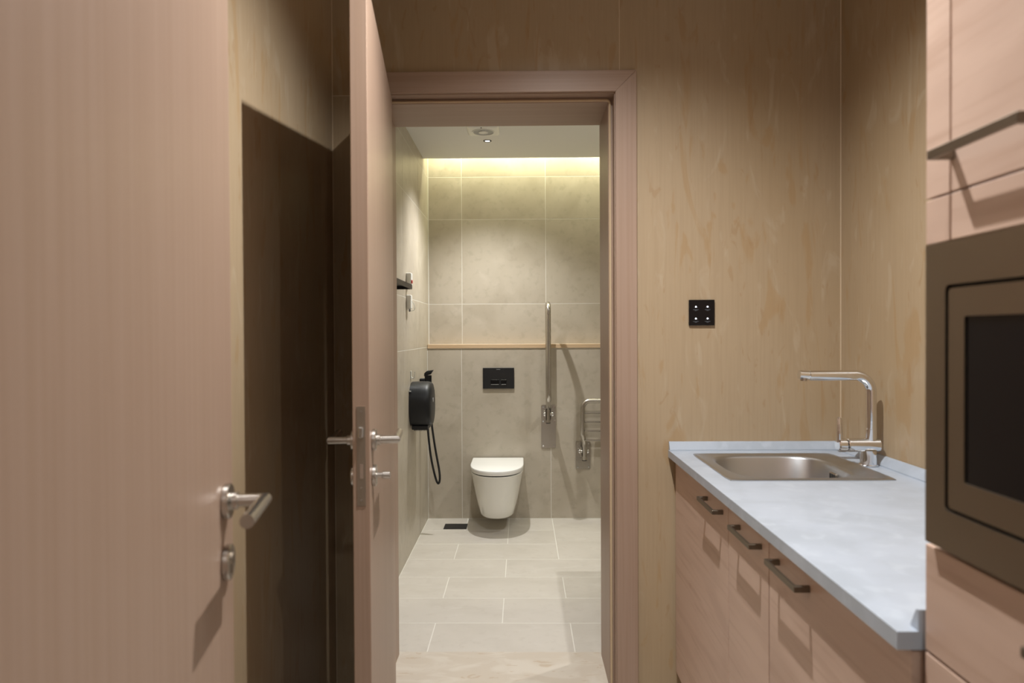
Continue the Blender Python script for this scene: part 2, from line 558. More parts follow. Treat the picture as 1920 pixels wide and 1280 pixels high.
def make_door(name, hinge, ang, width, height, mat, label, cat):
    bm = bmesh.new()
    box(bm, 0, width, -0.04, 0, 0.007, height, bev=0.0015)
    o = obj(name, bm, mat, None, local=True)
    o.location = hinge
    o.rotation_euler = (0, 0, ang)
    return structure(o, label, cat)


# bathroom door, swung towards the camera; local -y face looks left, +y face (y=0) looks right
d1_ang = math.atan2(-0.87, 0.1025)
W1 = 0.872
d1 = make_door('door_1', (-0.4615, 2.495, 0), d1_ang, W1, 2.172, BEECH, 'beech bathroom door standing open on the left of the doorway', 'door')
lever_set(d1, W1 - 0.060, 0.0, 1, 1.072, -1, 'turn')
lever_set(d1, W1 - 0.060, -0.04, -1, 1.072, -1, 'key')
lp = B('lock_plate', STEEL_D, d1, W1 - 0.002, W1 + 0.0012, -0.030, -0.010, 0.925, 1.160, local=True, label='satin steel lock faceplate')
bm = bmesh.new(); box(bm, W1, W1 + 0.010, -0.026, -0.0145, 1.086, 1.112, bev=0.002); obj('latch_bolt', bm, STEEL, lp, local=True)
bm = bmesh.new(); box(bm, W1, W1 + 0.002, -0.0235, -0.0155, 0.990, 1.024); obj('dead_bolt', bm, CHROME, lp, local=True)
for z in (1.147, 0.967, 0.938):
    bm = bmesh.new(); cyl(bm, (W1, -0.020, z), (W1 + 0.002, -0.020, z), 0.0030, n=14); obj('screw', bm, STEEL, lp, smooth=True, local=True)
for z in (0.25, 1.05, 1.92):
    bm = bmesh.new(); cyl(bm, (-0.002, -0.050, z), (-0.002, -0.050, z + 0.09), 0.008, n=14)
    box(bm, -0.004, 0.03, -0.0425, -0.0395, z, z + 0.09)
    obj('hinge', bm, STEEL, d1, smooth=True, local=True)

# entry door in the left foreground; local +y looks to the left wall, the face y=-0.04 is seen
d2_dir = Vector((-0.182, 0.983))
W2 = 0.90
lock2 = Vector((-0.4635, 1.10))
nrm2 = Vector((-d2_dir.y, d2_dir.x))          # local +y in world
h2 = lock2 - d2_dir * W2 + nrm2 * 0.04
d2 = make_door('door_2', (h2.x, h2.y, 0), math.atan2(d2_dir.y, d2_dir.x), W2, 2.172, BEECH, 'large blurred beech entry door in the left foreground', 'door')
lever_set(d2, W2 - 0.055, -0.04, -1, 1.077, -1, 'key', dz=0.093)
bm = bmesh.new(); box(bm, W2 - 0.002, W2 + 0.0012, -0.030, -0.010, 0.925, 1.160); obj('lock_plate', bm, STEEL_D, d2, local=True)
bm = bmesh.new()
box(bm, -0.37, -0.335, -0.02, 0.21, 0, 2.19)
structure(obj('trim_2', bm, BEECH), 'beech jamb of the entry doorway in the foreground', 'door frame')

# ------------------------------------------------------------------ threshold and bathroom shell
th = structure(B('floor_threshold', MARBLE, None, OXL - 0.02, OXR + 0.02, 2.44, 2.871, -0.05, 0.006, bev=0.002), 'beige marble threshold slab in the doorway', 'floor')
fb = structure(B('floor_bathroom', GROUT, None, BXL - 0.05, BXR + 0.05, YD1 - 0.01, YF + 0.05, -0.05, -0.0005), 'grey stone tiled bathroom floor', 'floor')
rows = [2.871, 3.171, 3.471, 3.771, 4.071, 4.371, 4.671, 4.97]
for i in range(7):
    js = [-0.402, 0.217, 0.835] if i % 2 == 0 else [-0.095, 0.525, 1.14]
    if i in (4,):
        js = [-0.405, 0.213, 0.835]
    if i in (5,):
        js = [-0.095, 0.213]
    if i in (6,):
        js = [-0.39, -0.095, 0.213]
    xs = [BXL] + js + [BXR]
    for a, b in zip(xs[:-1], xs[1:]):
        if i >= 4 and a >= 0.21:
            continue
        tile(fb, 'z', a, b, rows[i], rows[i + 1], -0.012, 0.012, TILE_F, gap=0.0046)
for a, b in ((0.213, 0.82), (0.82, BXR)):
    tile(fb, 'z', a, b, rows[4], rows[7], -0.012, 0.012, TILE_F, gap=0.0046)

structure(B('ceiling_bathroom', PAINT, None, BXL - 0.03, BXR + 0.03, YD1, 4.835, ZB, ZB + 0.04), 'white bathroom ceiling ending in a lit cove', 'ceiling')
structure(B('ceiling_cove', PAINT, None, BXL - 0.03, BXR + 0.03, 4.5, YF + 0.05, 2.82, 2.86), 'white upper slab of the bathroom light cove', 'ceiling')
TW = 0.010
wf = structure(B('wall_bathroom_far', GROUT, None, BXL - 0.05, BXR + 0.05, YF + 0.0005, YF + 0.10, 0, 2.82), 'beige tiled far wall of the bathroom above the ledge', 'wall')
us = [BXL + 0.004, -0.432, 0.178, 0.782, BXR]
for a, b in zip(us[:-1], us[1:]):
    for z0, z1 in ((ZLEDGE, 1.546), (1.546, 2.161), (2.161, 2.468), (2.468, 2.818)):
        tile(wf, '-y', a, b, z0, z1, YF + TW, TW, TILE_W)
wlow = structure(B('wall_bathroom_lower', GROUT, None, BXL, BXR, YL + 0.0005, YF + TW - 0.003, 0, ZLEDGE - 0.03), 'beige tiled boxed-out wall behind the toilet', 'wall')
us = [BXL + 0.002, -0.432, 0.207, 0.81, BXR]
for a, b in zip(us[:-1], us[1:]):
    tile(wlow, '-y', a, b, 0.002, ZLEDGE - 0.032, YL + TW, TW, TILE_W)
structure(B('trim_3', LEDGE, None, BXL + 0.002, BXR, YL - 0.006, YF - 0.001, ZLEDGE - 0.030, ZLEDGE - 0.001, bev=0.0015), 'tan ledge strip running along the bathroom far wall', 'ledge')
wbl = structure(B('wall_bathroom_left', GROUT, None, BXL - 0.08, BXL - 0.0005, YD1, YF + 0.05, 0, 2.82), 'beige tiled bathroom wall beside the dispenser', 'wall')
ys = [YD1 + 0.012, 3.37, 3.97, 4.57, YF]
for a, b in zip(ys[:-1], ys[1:]):
    for z0, z1 in ((0.002, 1.235), (1.235, 1.546), (1.546, 2.161), (2.161, 2.468), (2.468, 2.818)):
        bb = YL if (b == YF and z1 < 1.24) else b
        tile(wbl, 'x', a, bb, z0, z1, BXL - TW, TW, TILE_W)
wbr = structure(B('wall_bathroom_right', GROUT, None, BXR + 0.0005, BXR + 0.08, YD1, YF + 0.05, 0, 2.82), 'beige tiled bathroom wall hidden behind the right jamb', 'wall')
for a, b in zip(ys[:-1], ys[1:]):
    for z0, z1 in ((0.002, 1.235), (1.235, 1.546), (1.546, 2.161), (2.161, 2.468), (2.468, 2.818)):
        bb = YL if (b == YF and z1 < 1.24) else b
        tile(wbr, '-x', a, bb, z0, z1, BXR + TW, TW, TILE_W)
wbn = structure(B('wall_bathroom_near', TILE_W, None, BXL, RX0, YD1 - 0.012, YD1, 0, ZB), 'beige tiled bathroom wall beside the doorway lining', 'wall')
B('panel', TILE_W, wbn, RX1, BXR, YD1 - 0.012, YD1, 0, ZB)
B('panel', TILE_W, wbn, RX0, RX1, YD1 - 0.012, YD1, RZ, ZB)
B('upper_closure', PAINT, wbn, BXL, BXR, YD1 + 1.60, YD1 + 1.64, ZB + 0.04, 2.82)

# led strip hidden in the cove
st = thing('led_strip', (0.35, 4.80, ZB + 0.04), 'warm led strip glowing in the ceiling cove', 'light')
B('channel', STEEL, st, BXL + 0.01, BXR - 0.01, 4.785, 4.80, ZB + 0.04, ZB + 0.052)
B('diffuser', LEDSTRIP, st, BXL + 0.012, BXR - 0.012, 4.787, 4.798, ZB + 0.052, ZB + 0.056)


# ------------------------------------------------------------------ ceiling fittings
def downlight(x, y, z, r, label, group=None):
    t = thing('downlight', (x, y, z), label, 'downlight', group)
    bm = bmesh.new()
    n = 32
    prof = [(r * 0.55, 0.012), (r * 0.58, 0.0), (r * 0.62, -0.003), (r, -0.003), (r, 0.0)]
    loft(bm, [[(x + q * math.cos(2 * PI * i / n), y + q * math.sin(2 * PI * i / n), z + h) for i in range(n)] for q, h in prof], False, False)
    obj('rim', bm, BLACKM if r < 0.03 else WHITEP, t, smooth=True)
    bm = bmesh.new()
    cyl(bm, (x, y, z - 0.0022), (x, y, z - 0.0005), r * 0.59, n=n)
    obj('lens', bm, LENS, t, smooth=True)
    return t


downlight(BATH_LAMPS[0][0], BATH_LAMPS[0][1] , ZB, 0.026, 'tiny dark rimmed downlight beside the fan on the bathroom ceiling')
downlight(BATH_LAMPS[1][0], BATH_LAMPS[1][1], ZB, 0.04, 'white rimmed downlight over the washbasin')
for (x, y), lab in zip(KITCHEN_LAMPS, ('white rimmed corridor downlight over the middle of the worktop', 'white rimmed corridor downlight beside the tall cabinet')):
    downlight(x, y, ZK, 0.045, lab, 'corridor downlights')
for (x, y), lab in zip(OUT_FILL_LAMPS, ('added white rimmed fill downlight just outside the entry doorway', 'added white rimmed fill downlight deep in the outer room')):
    downlight(x, y, ZK, 0.05, lab)

fx, fy = -0.222, 4.135
fan = thing('exhaust_fan', (fx, fy, ZB), 'white square exhaust fan on the bathroom ceiling', 'fan')
bm = bmesh.new()
h = 0.094
def rr3(hw, r, z):
    return [(fx + u, fy + v, z) for u, v in rrect(-hw, hw, -hw, hw, r, 5)]
loft(bm, [rr3(h, 0.012, ZB), rr3(h, 0.012, ZB - 0.012), rr3(h - 0.006, 0.012, ZB - 0.018), rr3(h - 0.018, 0.02, ZB - 0.021)])
obj('cover', bm, WHITEP, fan, smooth=True)
for r0, r1, z0 in ((0.068, 0.060, 0.025), (0.030, 0.022, 0.027)):
    bm = bmesh.new()
    n = 36
    prof = [(r0, ZB - 0.019), (r0 - 0.002, ZB - z0), (r1 + 0.002, ZB - z0), (r1, ZB - 0.019)]
    loft(bm, [[(fx + q * math.cos(2 * PI * i / n), fy + q * math.sin(2 * PI * i / n), z) for i in range(n)] for q, z in prof], False, False)
    obj('grille_ring', bm, WHITEP, fan, smooth=True)
bm = bmesh.new(); cyl(bm, (fx, fy, ZB - 0.0205), (fx, fy, ZB - 0.0215), 0.060, n=36); obj('grille_recess', bm, GREYP, fan)
bm = bmesh.new(); cyl(bm, (fx, fy, ZB - 0.0205), (fx, fy, ZB - 0.026), 0.023, n=30); obj('hub', bm, WHITEP, fan, smooth=True)
bm = bmesh.new(); cyl(bm, (fx - 0.008, fy - 0.080, ZB - 0.018), (fx - 0.008, fy - 0.080, ZB - 0.0225), 0.0035, n=12); obj('screw', bm, DARK, fan)

# ------------------------------------------------------------------ toilet
tx = -0.172
wc = thing('toilet', (tx, YL, 0), 'white wall-hung toilet with closed lid below the flush plate', 'toilet')


def dloop(hw, depth, z, straight=0.42, n=28, yb=YL, ex=2.3):
    """D outline: straight back on the wall, round front"""
    yfs = yb - depth * straight
    pts = [(tx + hw, yb, z), (tx + hw, yb - depth * straight * 0.5, z)]
    for k in range(n + 1):
        a = PI * k / n
        c, s = math.cos(a), math.sin(a)
        pts.append((tx + hw * math.copysign(abs(c) ** (2 / ex), c), yfs - depth * (1 - straight) * abs(s) ** (2 / ex), z))
    pts += [(tx - hw, yb - depth * straight * 0.5, z), (tx - hw, yb, z)]
    return pts


bm = bmesh.new()
loops = []
for z, hw, dp, stt in ((0.104, 0.098, 0.385, 0.50), (0.107, 0.112, 0.405, 0.50), (0.115, 0.118, 0.412, 0.50), (0.18, 0.135, 0.436, 0.47), (0.26, 0.152, 0.460, 0.45),
                       (0.33, 0.165, 0.480, 0.43), (0.385, 0.1755, 0.499, 0.42), (0.3985, 0.179, 0.5035, 0.42), (0.4005, 0.177, 0.501, 0.42)):
    loops.append(dloop(hw, dp, z, stt, yb=YL - 0.001))
loft(bm, loops)
bowl = obj('bowl', bm, CERAMIC, wc, smooth=True, angle=50)
bm = bmesh.new()
loft(bm, [dloop(0.168, 0.490, 0.4), dloop(0.168, 0.490, 0.4135)])
obj('seat_gap', bm, DARK, wc, smooth=True)
bm = bmesh.new()
loft(bm, [dloop(0.178, 0.490, 0.4085, yb=YL - 0.012), dloop(0.1795, 0.4915, 0.410, yb=YL - 0.012), dloop(0.1815, 0.494, 0.436, yb=YL - 0.012), dloop(0.180, 0.492, 0.439, yb=YL - 0.012), dloop(0.175, 0.486, 0.441, yb=YL - 0.012)])
obj('lid', bm, SEATW, wc, smooth=True, angle=50)
for s in (-1, 1):
    bm = bmesh.new(); cyl(bm, (tx + s * 0.118, YL - 0.14, 0.150), (tx + s * 0.1295, YL - 0.14, 0.150), 0.010, n=16)
    obj('fixing_cap', bm, WHITEP, wc, smooth=True)

# flush plate
px0, px1, pz0, pz1 = -0.279, -0.055, 0.936, 1.085
fp = thing('flush_plate', (-0.167, YL, pz0), 'black flush plate on the tiled wall above the toilet', 'flush plate')
bm = bmesh.new(); box(bm, px0, px1, YL - 0.012, YL - 0.0002, pz0, pz1, bev=0.0015); obj('plate', bm, BLACKM, fp)
for a, b in ((-0.224, -0.162), (-0.148, -0.110)):
    bm = bmesh.new(); box(bm, a, b, YL - 0.0155, YL - 0.0118, 0.964, 1.000, bev=0.001); k = obj('flush_button', bm, BLACKG, fp)
    B('bevel_edge', GREYP, k, a + 0.003, b - 0.003, YL - 0.0163, YL - 0.0154, 0.9645, 0.9675)
for k in range(7):
    B('lettering', PRINTG, fp, -0.181 + k * 0.004, -0.1785 + k * 0.004, YL - 0.0126, YL - 0.0119, 1.0715, 1.0755)


# ------------------------------------------------------------------ grab rails
def rail_plate(parent, x, z0, z1, w, wide_bolts):
    bm = bmesh.new()
    lp2 = rrect(x - w / 2, x + w / 2, z0, z1, 0.008, 4)
    loft(bm, [[(u, YL - 0.0003, v) for u, v in lp2], [(u, YL - 0.006, v) for u, v in lp2]])
    pl = obj('wall_plate', bm, STEEL, parent)
    for (bx, bz) in wide_bolts:
        bm = bmesh.new(); cyl(bm, (bx, YL - 0.005, bz), (bx, YL - 0.0095, bz), 0.0075, 0.006, n=14)
        obj('bolt', bm, CHROME, pl, smooth=True)
    return pl


rx = 0.190
gr = thing('grab_rail', (rx, YL, 0.51), 'steel drop-down grab rail folded upright beside the toilet', 'grab rail')
z0, z1, w = 0.508, 0.818, 0.105
rail_plate(gr, rx, z0, z1, w, [(rx + s * 0.038, z) for s in (-1, 1) for z in (z0 + 0.016, z1 - 0.016, z1 - 0.118)])
bm = bmesh.new()
pth = fillet([(rx - 0.004, YL - 0.055, 0.695), (rx - 0.006, YL - 0.055, 1.535), (rx - 0.006, YL - 0.215, 1.535), (rx - 0.004, YL - 0.215, 0.88), (rx - 0.004, YL - 0.06, 0.80)], 0.065, 10)
tube(bm, pth, 0.0165, 18)
obj('tube', bm, STEEL, gr, smooth=True)
bm = bmesh.new()
cyl(bm, (rx - 0.036, YL - 0.045, 0.755), (rx + 0.034, YL - 0.045, 0.755), 0.011, n=18)
for s in (-1, 1):
    cyl(bm, (rx - 0.001 + s * 0.024, YL - 0.045, 0.755), (rx - 0.001 + s * 0.032, YL - 0.045, 0.755), 0.016, n=18)
obj('pivot_bolt', bm, CHROME, gr, smooth=True)
for s in (-1, 1):
    B('bracket', STEEL, gr, rx - 0.002 + s * 0.021 - 0.002, rx - 0.002 + s * 0.021 + 0.002, YL - 0.07, YL - 0.005, 0.715, 0.795)
bm = bmesh.new(); cyl(bm, (rx - 0.004, YL - 0.055, 0.697), (rx - 0.004, YL - 0.055, 0.692), 0.0175, n=18); obj('end_cap', bm, RUBBER, gr)

sx = 0.437
ws = 0.50
fs = thing('folding_seat', (sx + ws / 2, YL, 0.35), 'folded steel shower seat with slats half hidden by the right jamb', 'shower seat')
for k, x in enumerate((sx, sx + ws)):
    z0, z1, w = 0.355, 0.555, 0.105
    rail_plate(fs, x, z0, z1, w, [(x + s * 0.038, z) for s in (-1, 1) for z in (z0 + 0.016, z1 - 0.016)])
    bm = bmesh.new()
    cyl(bm, (x - 0.036, YL - 0.045, 0.490), (x + 0.036, YL - 0.045, 0.490), 0.011, n=18)
    for s in (-1, 1):
        cyl(bm, (x + s * 0.024, YL - 0.045, 0.490), (x + s * 0.032, YL - 0.045, 0.490), 0.015, n=18)
    obj('pivot_bolt', bm, CHROME, fs, smooth=True)
    for s in (-1, 1):
        B('bracket', STEEL, fs, x + s * 0.021 - 0.002, x + s * 0.021 + 0.002, YL - 0.07, YL - 0.005, 0.455, 0.525)
    bm = bmesh.new(); cyl(bm, (x + 0.004, YL - 0.060, 0.432), (x + 0.004, YL - 0.060, 0.427), 0.0175, n=18); obj('end_cap', bm, RUBBER, fs)
bm = bmesh.new()
tube(bm, fillet([(sx + 0.004, YL - 0.06, 0.43), (sx + 0.004, YL - 0.065, 0.55), (sx - 0.010, YL - 0.085, 0.61), (sx - 0.010, YL - 0.095, 0.855), (sx + ws + 0.010, YL - 0.095, 0.855),
                 (sx + ws + 0.010, YL - 0.085, 0.61), (sx + ws - 0.004, YL - 0.065, 0.55), (sx + ws - 0.004, YL - 0.06, 0.43)], 0.055, 8), 0.0165, 18)
obj('frame_tube', bm, STEEL, fs, smooth=True)
for z in (0.575, 0.642, 0.706, 0.768):
    bm = bmesh.new(); box(bm, sx + 0.004, sx + ws - 0.004, YL - 0.102, YL - 0.062, z - 0.004, z + 0.004, bev=0.002)
    obj('slat', bm, STEEL, fs)
for x in (sx + 0.16, sx + ws - 0.16):
    bm = bmesh.new(); box(bm, x - 0.008, x + 0.008, YL - 0.062, YL - 0.056, 0.57, 0.84)
    obj('back_strap', bm, STEEL, fs)

# ------------------------------------------------------------------ dispenser, spray, alarm pulls, shelf on the left bathroom wall
dy, dz = 4.275, 0.895
dp = thing('paper_dispenser', (BXL, dy, dz - 0.14), 'black jumbo toilet roll dispenser on the left tiled wall', 'dispenser')


def dispo(hy, hz, x, n=44):
    out = []
    for k in range(n):
        a = 2 * PI * k / n
        c, s = math.cos(a), math.sin(a)
        e = 2 / 2.35
        y, z = hy * math.copysign(abs(c) ** e, c), hz * math.copysign(abs(s) ** e, s)
        if z < -0.122:
            z = -0.122 - (hz - 0.14) * 0 
        out.append((x, dy + y, dz + z))
    return out


bm = bmesh.new()
x0 = BXL + 0.0005
loft(bm, [dispo(0.138, 0.140, x0), dispo(0.140, 0.142, x0 + 0.05), dispo(0.140, 0.142, x0 + 0.095), dispo(0.136, 0.138, x0 + 0.112), dispo(0.126, 0.129, x0 + 0.123), dispo(0.10, 0.105, x0 + 0.129), dispo(0.04, 0.045, x0 + 0.131)])
dbody = obj('cover', bm, BLACKP, dp, smooth=True, angle=60)
bm = bmesh.new(); box(bm, x0 + 0.01, x0 + 0.108, dy - 0.095, dy + 0.095, dz - 0.145, dz - 0.120, bev=0.003); obj('base_lip', bm, BLACKP, dp)
for k in range(9):
    xx = x0 + 0.026 + k * 0.0088
    bm = bmesh.new()
    loft(bm, [[(xx - 0.004, dy - 0.090, dz - 0.1445), (xx + 0.004, dy - 0.090, dz - 0.1445), (xx + 0.004, dy - 0.086, dz - 0.1445), (xx - 0.004, dy - 0.086, dz - 0.1445)],
              [(xx - 0.0005, dy - 0.090, dz - 0.153), (xx + 0.0005, dy - 0.090, dz - 0.153), (xx + 0.0005, dy - 0.086, dz - 0.153), (xx - 0.0005, dy - 0.086, dz - 0.153)]])
    obj('tooth', bm, BLACKP, dp)
bm = bmesh.new(); cyl(bm, (x0 + 0.1285, dy - 0.02, dz + 0.03), (x0 + 0.1325, dy - 0.02, dz + 0.03), 0.014, n=18); obj('lock', bm, GREYP, dbody)
B('hinge_tab', GREYP, dbody, x0 + 0.0, x0 + 0.012, dy - 0.135, dy - 0.118, dz + 0.088, dz + 0.094)

sy = 4.60
sp = thing('bidet_spray', (BXL, sy, 0.9), 'black hand spray with hanging hose behind the roll dispenser', 'bidet spray')
bm = bmesh.new(); box(bm, BXL + 0.0005, BXL + 0.035, sy - 0.018, sy + 0.018, 1.000, 1.035, bev=0.004); obj('holder', bm, BLACKP, sp)
bm = bmesh.new()
hx = BXL + 0.052
loft(bm, [[(hx + u, sy + v, z) for u, v in rrect(-a, a, -b, b, min(a, b) * 0.6, 4)] for z, a, b in
          ((0.94, 0.010, 0.010), (0.96, 0.014, 0.013), (1.03, 0.018, 0.014), (1.055, 0.020, 0.016))])
hs = obj('handset', bm, BLACKP, sp, smooth=True)
bm = bmesh.new()
loft(bm, [[(hx + x + 0.0, sy + v, z + 0.0) for x, v, z in q] for q in (
    [(-0.022, -0.016, 1.050), (0.022, -0.016, 1.062), (0.022, 0.016, 1.062), (-0.022, 0.016, 1.050)],
    [(-0.020, -0.017, 1.070), (0.034, -0.017, 1.082), (0.034, 0.017, 1.082), (-0.020, 0.017, 1.070)],
    [(-0.004, -0.015, 1.084), (0.040, -0.015, 1.090), (0.040, 0.015, 1.090), (-0.004, 0.015, 1.084)])])
obj('spray_head', bm, BLACKP, sp)
bm = bmesh.new(); box(bm, hx + 0.018, hx + 0.026, sy - 0.008, sy + 0.008, 1.000, 1.055, bev=0.002); obj('trigger', bm, BLACKP, sp)
bm = bmesh.new()
tube(bm, smooth_path([(hx, sy, 0.945), (hx - 0.004, sy - 0.01, 0.84), (hx + 0.002, sy - 0.02, 0.70), (hx + 0.022, sy - 0.03, 0.52), (hx + 0.052, sy - 0.04, 0.385), (hx + 0.070, sy - 0.045, 0.345),
                      (hx + 0.082, sy - 0.05, 0.365), (hx + 0.080, sy - 0.055, 0.43), (hx + 0.055, sy - 0.06, 0.58), (hx + 0.036, sy - 0.065, 0.72), (hx + 0.026, sy - 0.06, 0.83), (hx + 0.0, sy - 0.04, 0.90), (BXL + 0.004, sy - 0.04, 0.92)], 6), 0.0072, 12)
obj('hose', bm, RUBBER, sp, smooth=True)

ay = 4.10
al = thing('alarm_reset', (BXL, ay, 1.62), 'white alarm reset box with red button above the pull cord', 'alarm')
bm = bmesh.new(); box(bm, BXL + 0.0005, BXL + 0.030, ay - 0.028, ay + 0.028, 1.615, 1.690, bev=0.003); obj('housing', bm, WHITEP, al)
bm = bmesh.new(); box(bm, BXL + 0.029, BXL + 0.036, ay - 0.024, ay + 0.000, 1.628, 1.648, bev=0.002); obj('button', bm, REDP, al, label='red button')
ap = thing('alarm_pull', (BXL, ay, 1.48), 'white emergency pull switch with short cord on the left tiled wall', 'alarm')
bm = bmesh.new(); box(bm, BXL + 0.0005, BXL + 0.028, ay - 0.028, ay + 0.028, 1.478, 1.560, bev=0.003); obj('housing', bm, WHITEP, ap)
bm = bmesh.new(); tube(bm, smooth_path([(BXL + 0.028, ay, 1.525), (BXL + 0.040, ay, 1.51), (BXL + 0.046, ay, 1.485), (BXL + 0.040, ay, 1.470), (BXL + 0.02, ay, 1.468), (BXL + 0.014, ay, 1.478)], 5), 0.0022, 8); obj('cord', bm, WHITEP, ap, smooth=True)
bm = bmesh.new(); cyl(bm, (BXL + 0.016, ay, 1.462), (BXL + 0.016, ay, 1.479), 0.006, n=12); obj('cord_knob', bm, GREYP, ap, smooth=True)

hk = thing('wall_hook', (BXL, 4.22, 1.07), 'small milky hook on the tiles above the roll dispenser', 'hook')
bm = bmesh.new(); box(bm, BXL + 0.0005, BXL + 0.005, 4.205, 4.235, 1.055, 1.105, bev=0.002); obj('back', bm, CLEAR, hk)
bm = bmesh.new(); tube(bm, smooth_path([(BXL + 0.004, 4.22, 1.068), (BXL + 0.016, 4.22, 1.060), (BXL + 0.024, 4.22, 1.075), (BXL + 0.026, 4.22, 1.10)], 5), 0.003, 8); obj('prong', bm, CLEAR, hk, smooth=True)

sh = thing('wall_shelf', (BXL, 3.12, 1.55), 'black metal shelf on the bathroom wall peeking past the open door', 'shelf')
bm = bmesh.new(); box(bm, BXL + 0.0005, BXL + 0.135, 2.93, 3.41, 1.566, 1.571); obj('tray', bm, BLACKM, sh)
bm = bmesh.new(); box(bm, BXL + 0.135, BXL + 0.140, 2.93, 3.413, 1.550, 1.573); obj('front_lip', bm, LIPB, sh)
bm = bmesh.new(); box(bm, BXL + 0.0005, BXL + 0.1352, 3.41, 3.4135, 1.550, 1.573); obj('end_lip', bm, BLACKM, sh)

# floor drain
fd = thing('floor_drain', (-0.463, 4.765, 0), 'black rectangular drain grate in the bathroom floor tiles', 'drain')
B('frame', BLACKM, fd, -0.540, -0.382, 4.700, 4.832, -0.004, 0.0015)
B('grate', RUBBER, fd, -0.534, -0.388, 4.706, 4.826, 0.001, 0.0025)

# washbasin on the right bathroom wall, hidden by the jamb, its shadow falls on the floor
wb = thing('washbasin', (BXR, 3.35, 0.84), 'white wall-hung washbasin on the hidden right bathroom wall', 'washbasin')
def rr_b(x0, x1, y0, y1, r, z):
    return [(u, v, z) for u, v in rrect(x0, x1, y0, y1, r, 5)]
bm = bmesh.new()
loft(bm, [rr_b(0.68, BXR - 0.001, 3.00, 3.60, 0.03, 0.70), rr_b(0.51, BXR - 0.001, 2.88, 3.68, 0.02, 0.82), rr_b(0.50, BXR - 0.001, 2.87, 3.69, 0.015, 0.85),
          rr_b(0.54, BXR - 0.10, 2.92, 3.65, 0.05, 0.85), rr_b(0.62, BXR - 0.16, 3.08, 3.62, 0.06, 0.74)])
obj('basin', bm, CERAMIC, wb, smooth=True)
bm = bmesh.new(); tube(bm, fillet([(BXR - 0.06, 3.35, 0.85), (BXR - 0.06, 3.35, 0.98), (BXR - 0.20, 3.35, 0.96)], 0.03, 6), 0.012, 12); obj('tap', bm, CHROME, wb, smooth=True)

# ------------------------------------------------------------------ kitchen: base cabinets
XF = 0.553            # cabinet front plane
ZC = 0.905            # worktop surface
CT = 0.026


def bar_handle(parent, y0, y1, z, xf):
    """flat bar pull on two feet; one mesh"""
    bm = bmesh.new()
    box(bm, xf - 0.031, xf - 0.024, y0, y1, z - 0.006, z + 0.006, bev=0.0008)
    for y in (y0, y1 - 0.010):
        box(bm, xf - 0.026, xf + 0.001, y, y + 0.010, z - 0.006, z + 0.006, bev=0.0006)
    return obj('handle', bm, HANDLE, parent, label='dark bronze bar handle')


units = [(1.866, 2.505, (1.912, 2.080), 'pale knotty wood base cabinet under the steel sink'),
         (1.560, 1.864, (1.603, 1.771), 'narrow pale wood base cabinet between two wider ones'),
         (0.990, 1.558, (1.336, 1.503), 'wide pale wood base cabinet next to the tall unit')]
for (y0, y1, (h0, h1), lab) in units:
    c = thing('base_cabinet', ((XF + XR) / 2, (y0 + y1) / 2, 0), lab, 'cabinet', 'base cabinets below the worktop')
    bm = bmesh.new()
    zt = ZC - CT
    if y0 > 1.8:
        box(bm, XF + 0.020, XR - 0.001, y0, y0 + 0.016, 0.10, zt)
        box(bm, XF + 0.020, XR - 0.001, y1 - 0.016, y1, 0.10, zt)
        box(bm, XF + 0.020, XR - 0.001, y0 + 0.016, y1 - 0.016, 0.10, 0.116)
    else:
        box(bm, XF + 0.020, XR - 0.001, y0, y1, 0.10, zt)
    obj('carcass', bm, CAB, c)
    bm = bmesh.new(); box(bm, XF, XF + 0.019, y0 + 0.0015, y1 - 0.0015, 0.105, zt - 0.004, bev=0.001)
    dr = obj('door', bm, CAB, c)
    bar_handle(dr, h0, h1, 0.834, XF)
    B('toe_kick', CAB, c, XF + 0.05, XF + 0.066, y0, y1, 0, 0.10)
    B('filler', CAB, c, XF + 0.06, XR - 0.001, y0 + 0.02, y0 + 0.036, 0, 0.10)

# ------------------------------------------------------------------ worktop with cut-out, upstands
SX0, SX1, SY0, SY1 = 0.592, 1.072, 1.985, 2.425       # sink rim
CX0, CX1, CY0, CY1 = 0.612, 1.052, 2.005, 2.405       # cut-out
WX0, WY0, WY1 = 0.530, 0.985, YD0 - 0.001
wt = thing('worktop', ((WX0 + XR) / 2, (WY0 + WY1) / 2, ZC), 'blue-grey laminate worktop holding the sink', 'worktop')
bm = bmesh.new()
xs_, ys_ = [WX0, CX0, CX1, XR - 0.001], [WY0, CY0, CY1, WY1]
V = {}
def gv(i, j, k):
    if (i, j, k) not in V:
        V[(i, j, k)] = bm.verts.new((xs_[i], ys_[j], ZC if k else ZC - CT))
    return V[(i, j, k)]
for i in range(3):
    for j in range(3):
        if (i, j) == (1, 1):
            continue
        for k in (0, 1):
            bm.faces.new([gv(i, j, k), gv(i + 1, j, k), gv(i + 1, j + 1, k), gv(i, j + 1, k)])
for (i0, j0, i1, j1) in [(a, 0, a + 1, 0) for a in range(3)] + [(a, 3, a + 1, 3) for a in range(3)] + [(0, a, 0, a + 1) for a in range(3)] + [(3, a, 3, a + 1) for a in range(3)] + [(1, 1, 2, 1), (1, 2, 2, 2), (1, 1, 1, 2), (2, 1, 2, 2)]:
    bm.faces.new([gv(i0, j0, 0), gv(i1, j1, 0), gv(i1, j1, 1), gv(i0, j0, 1)])
obj('slab', bm, COUNTER, wt)


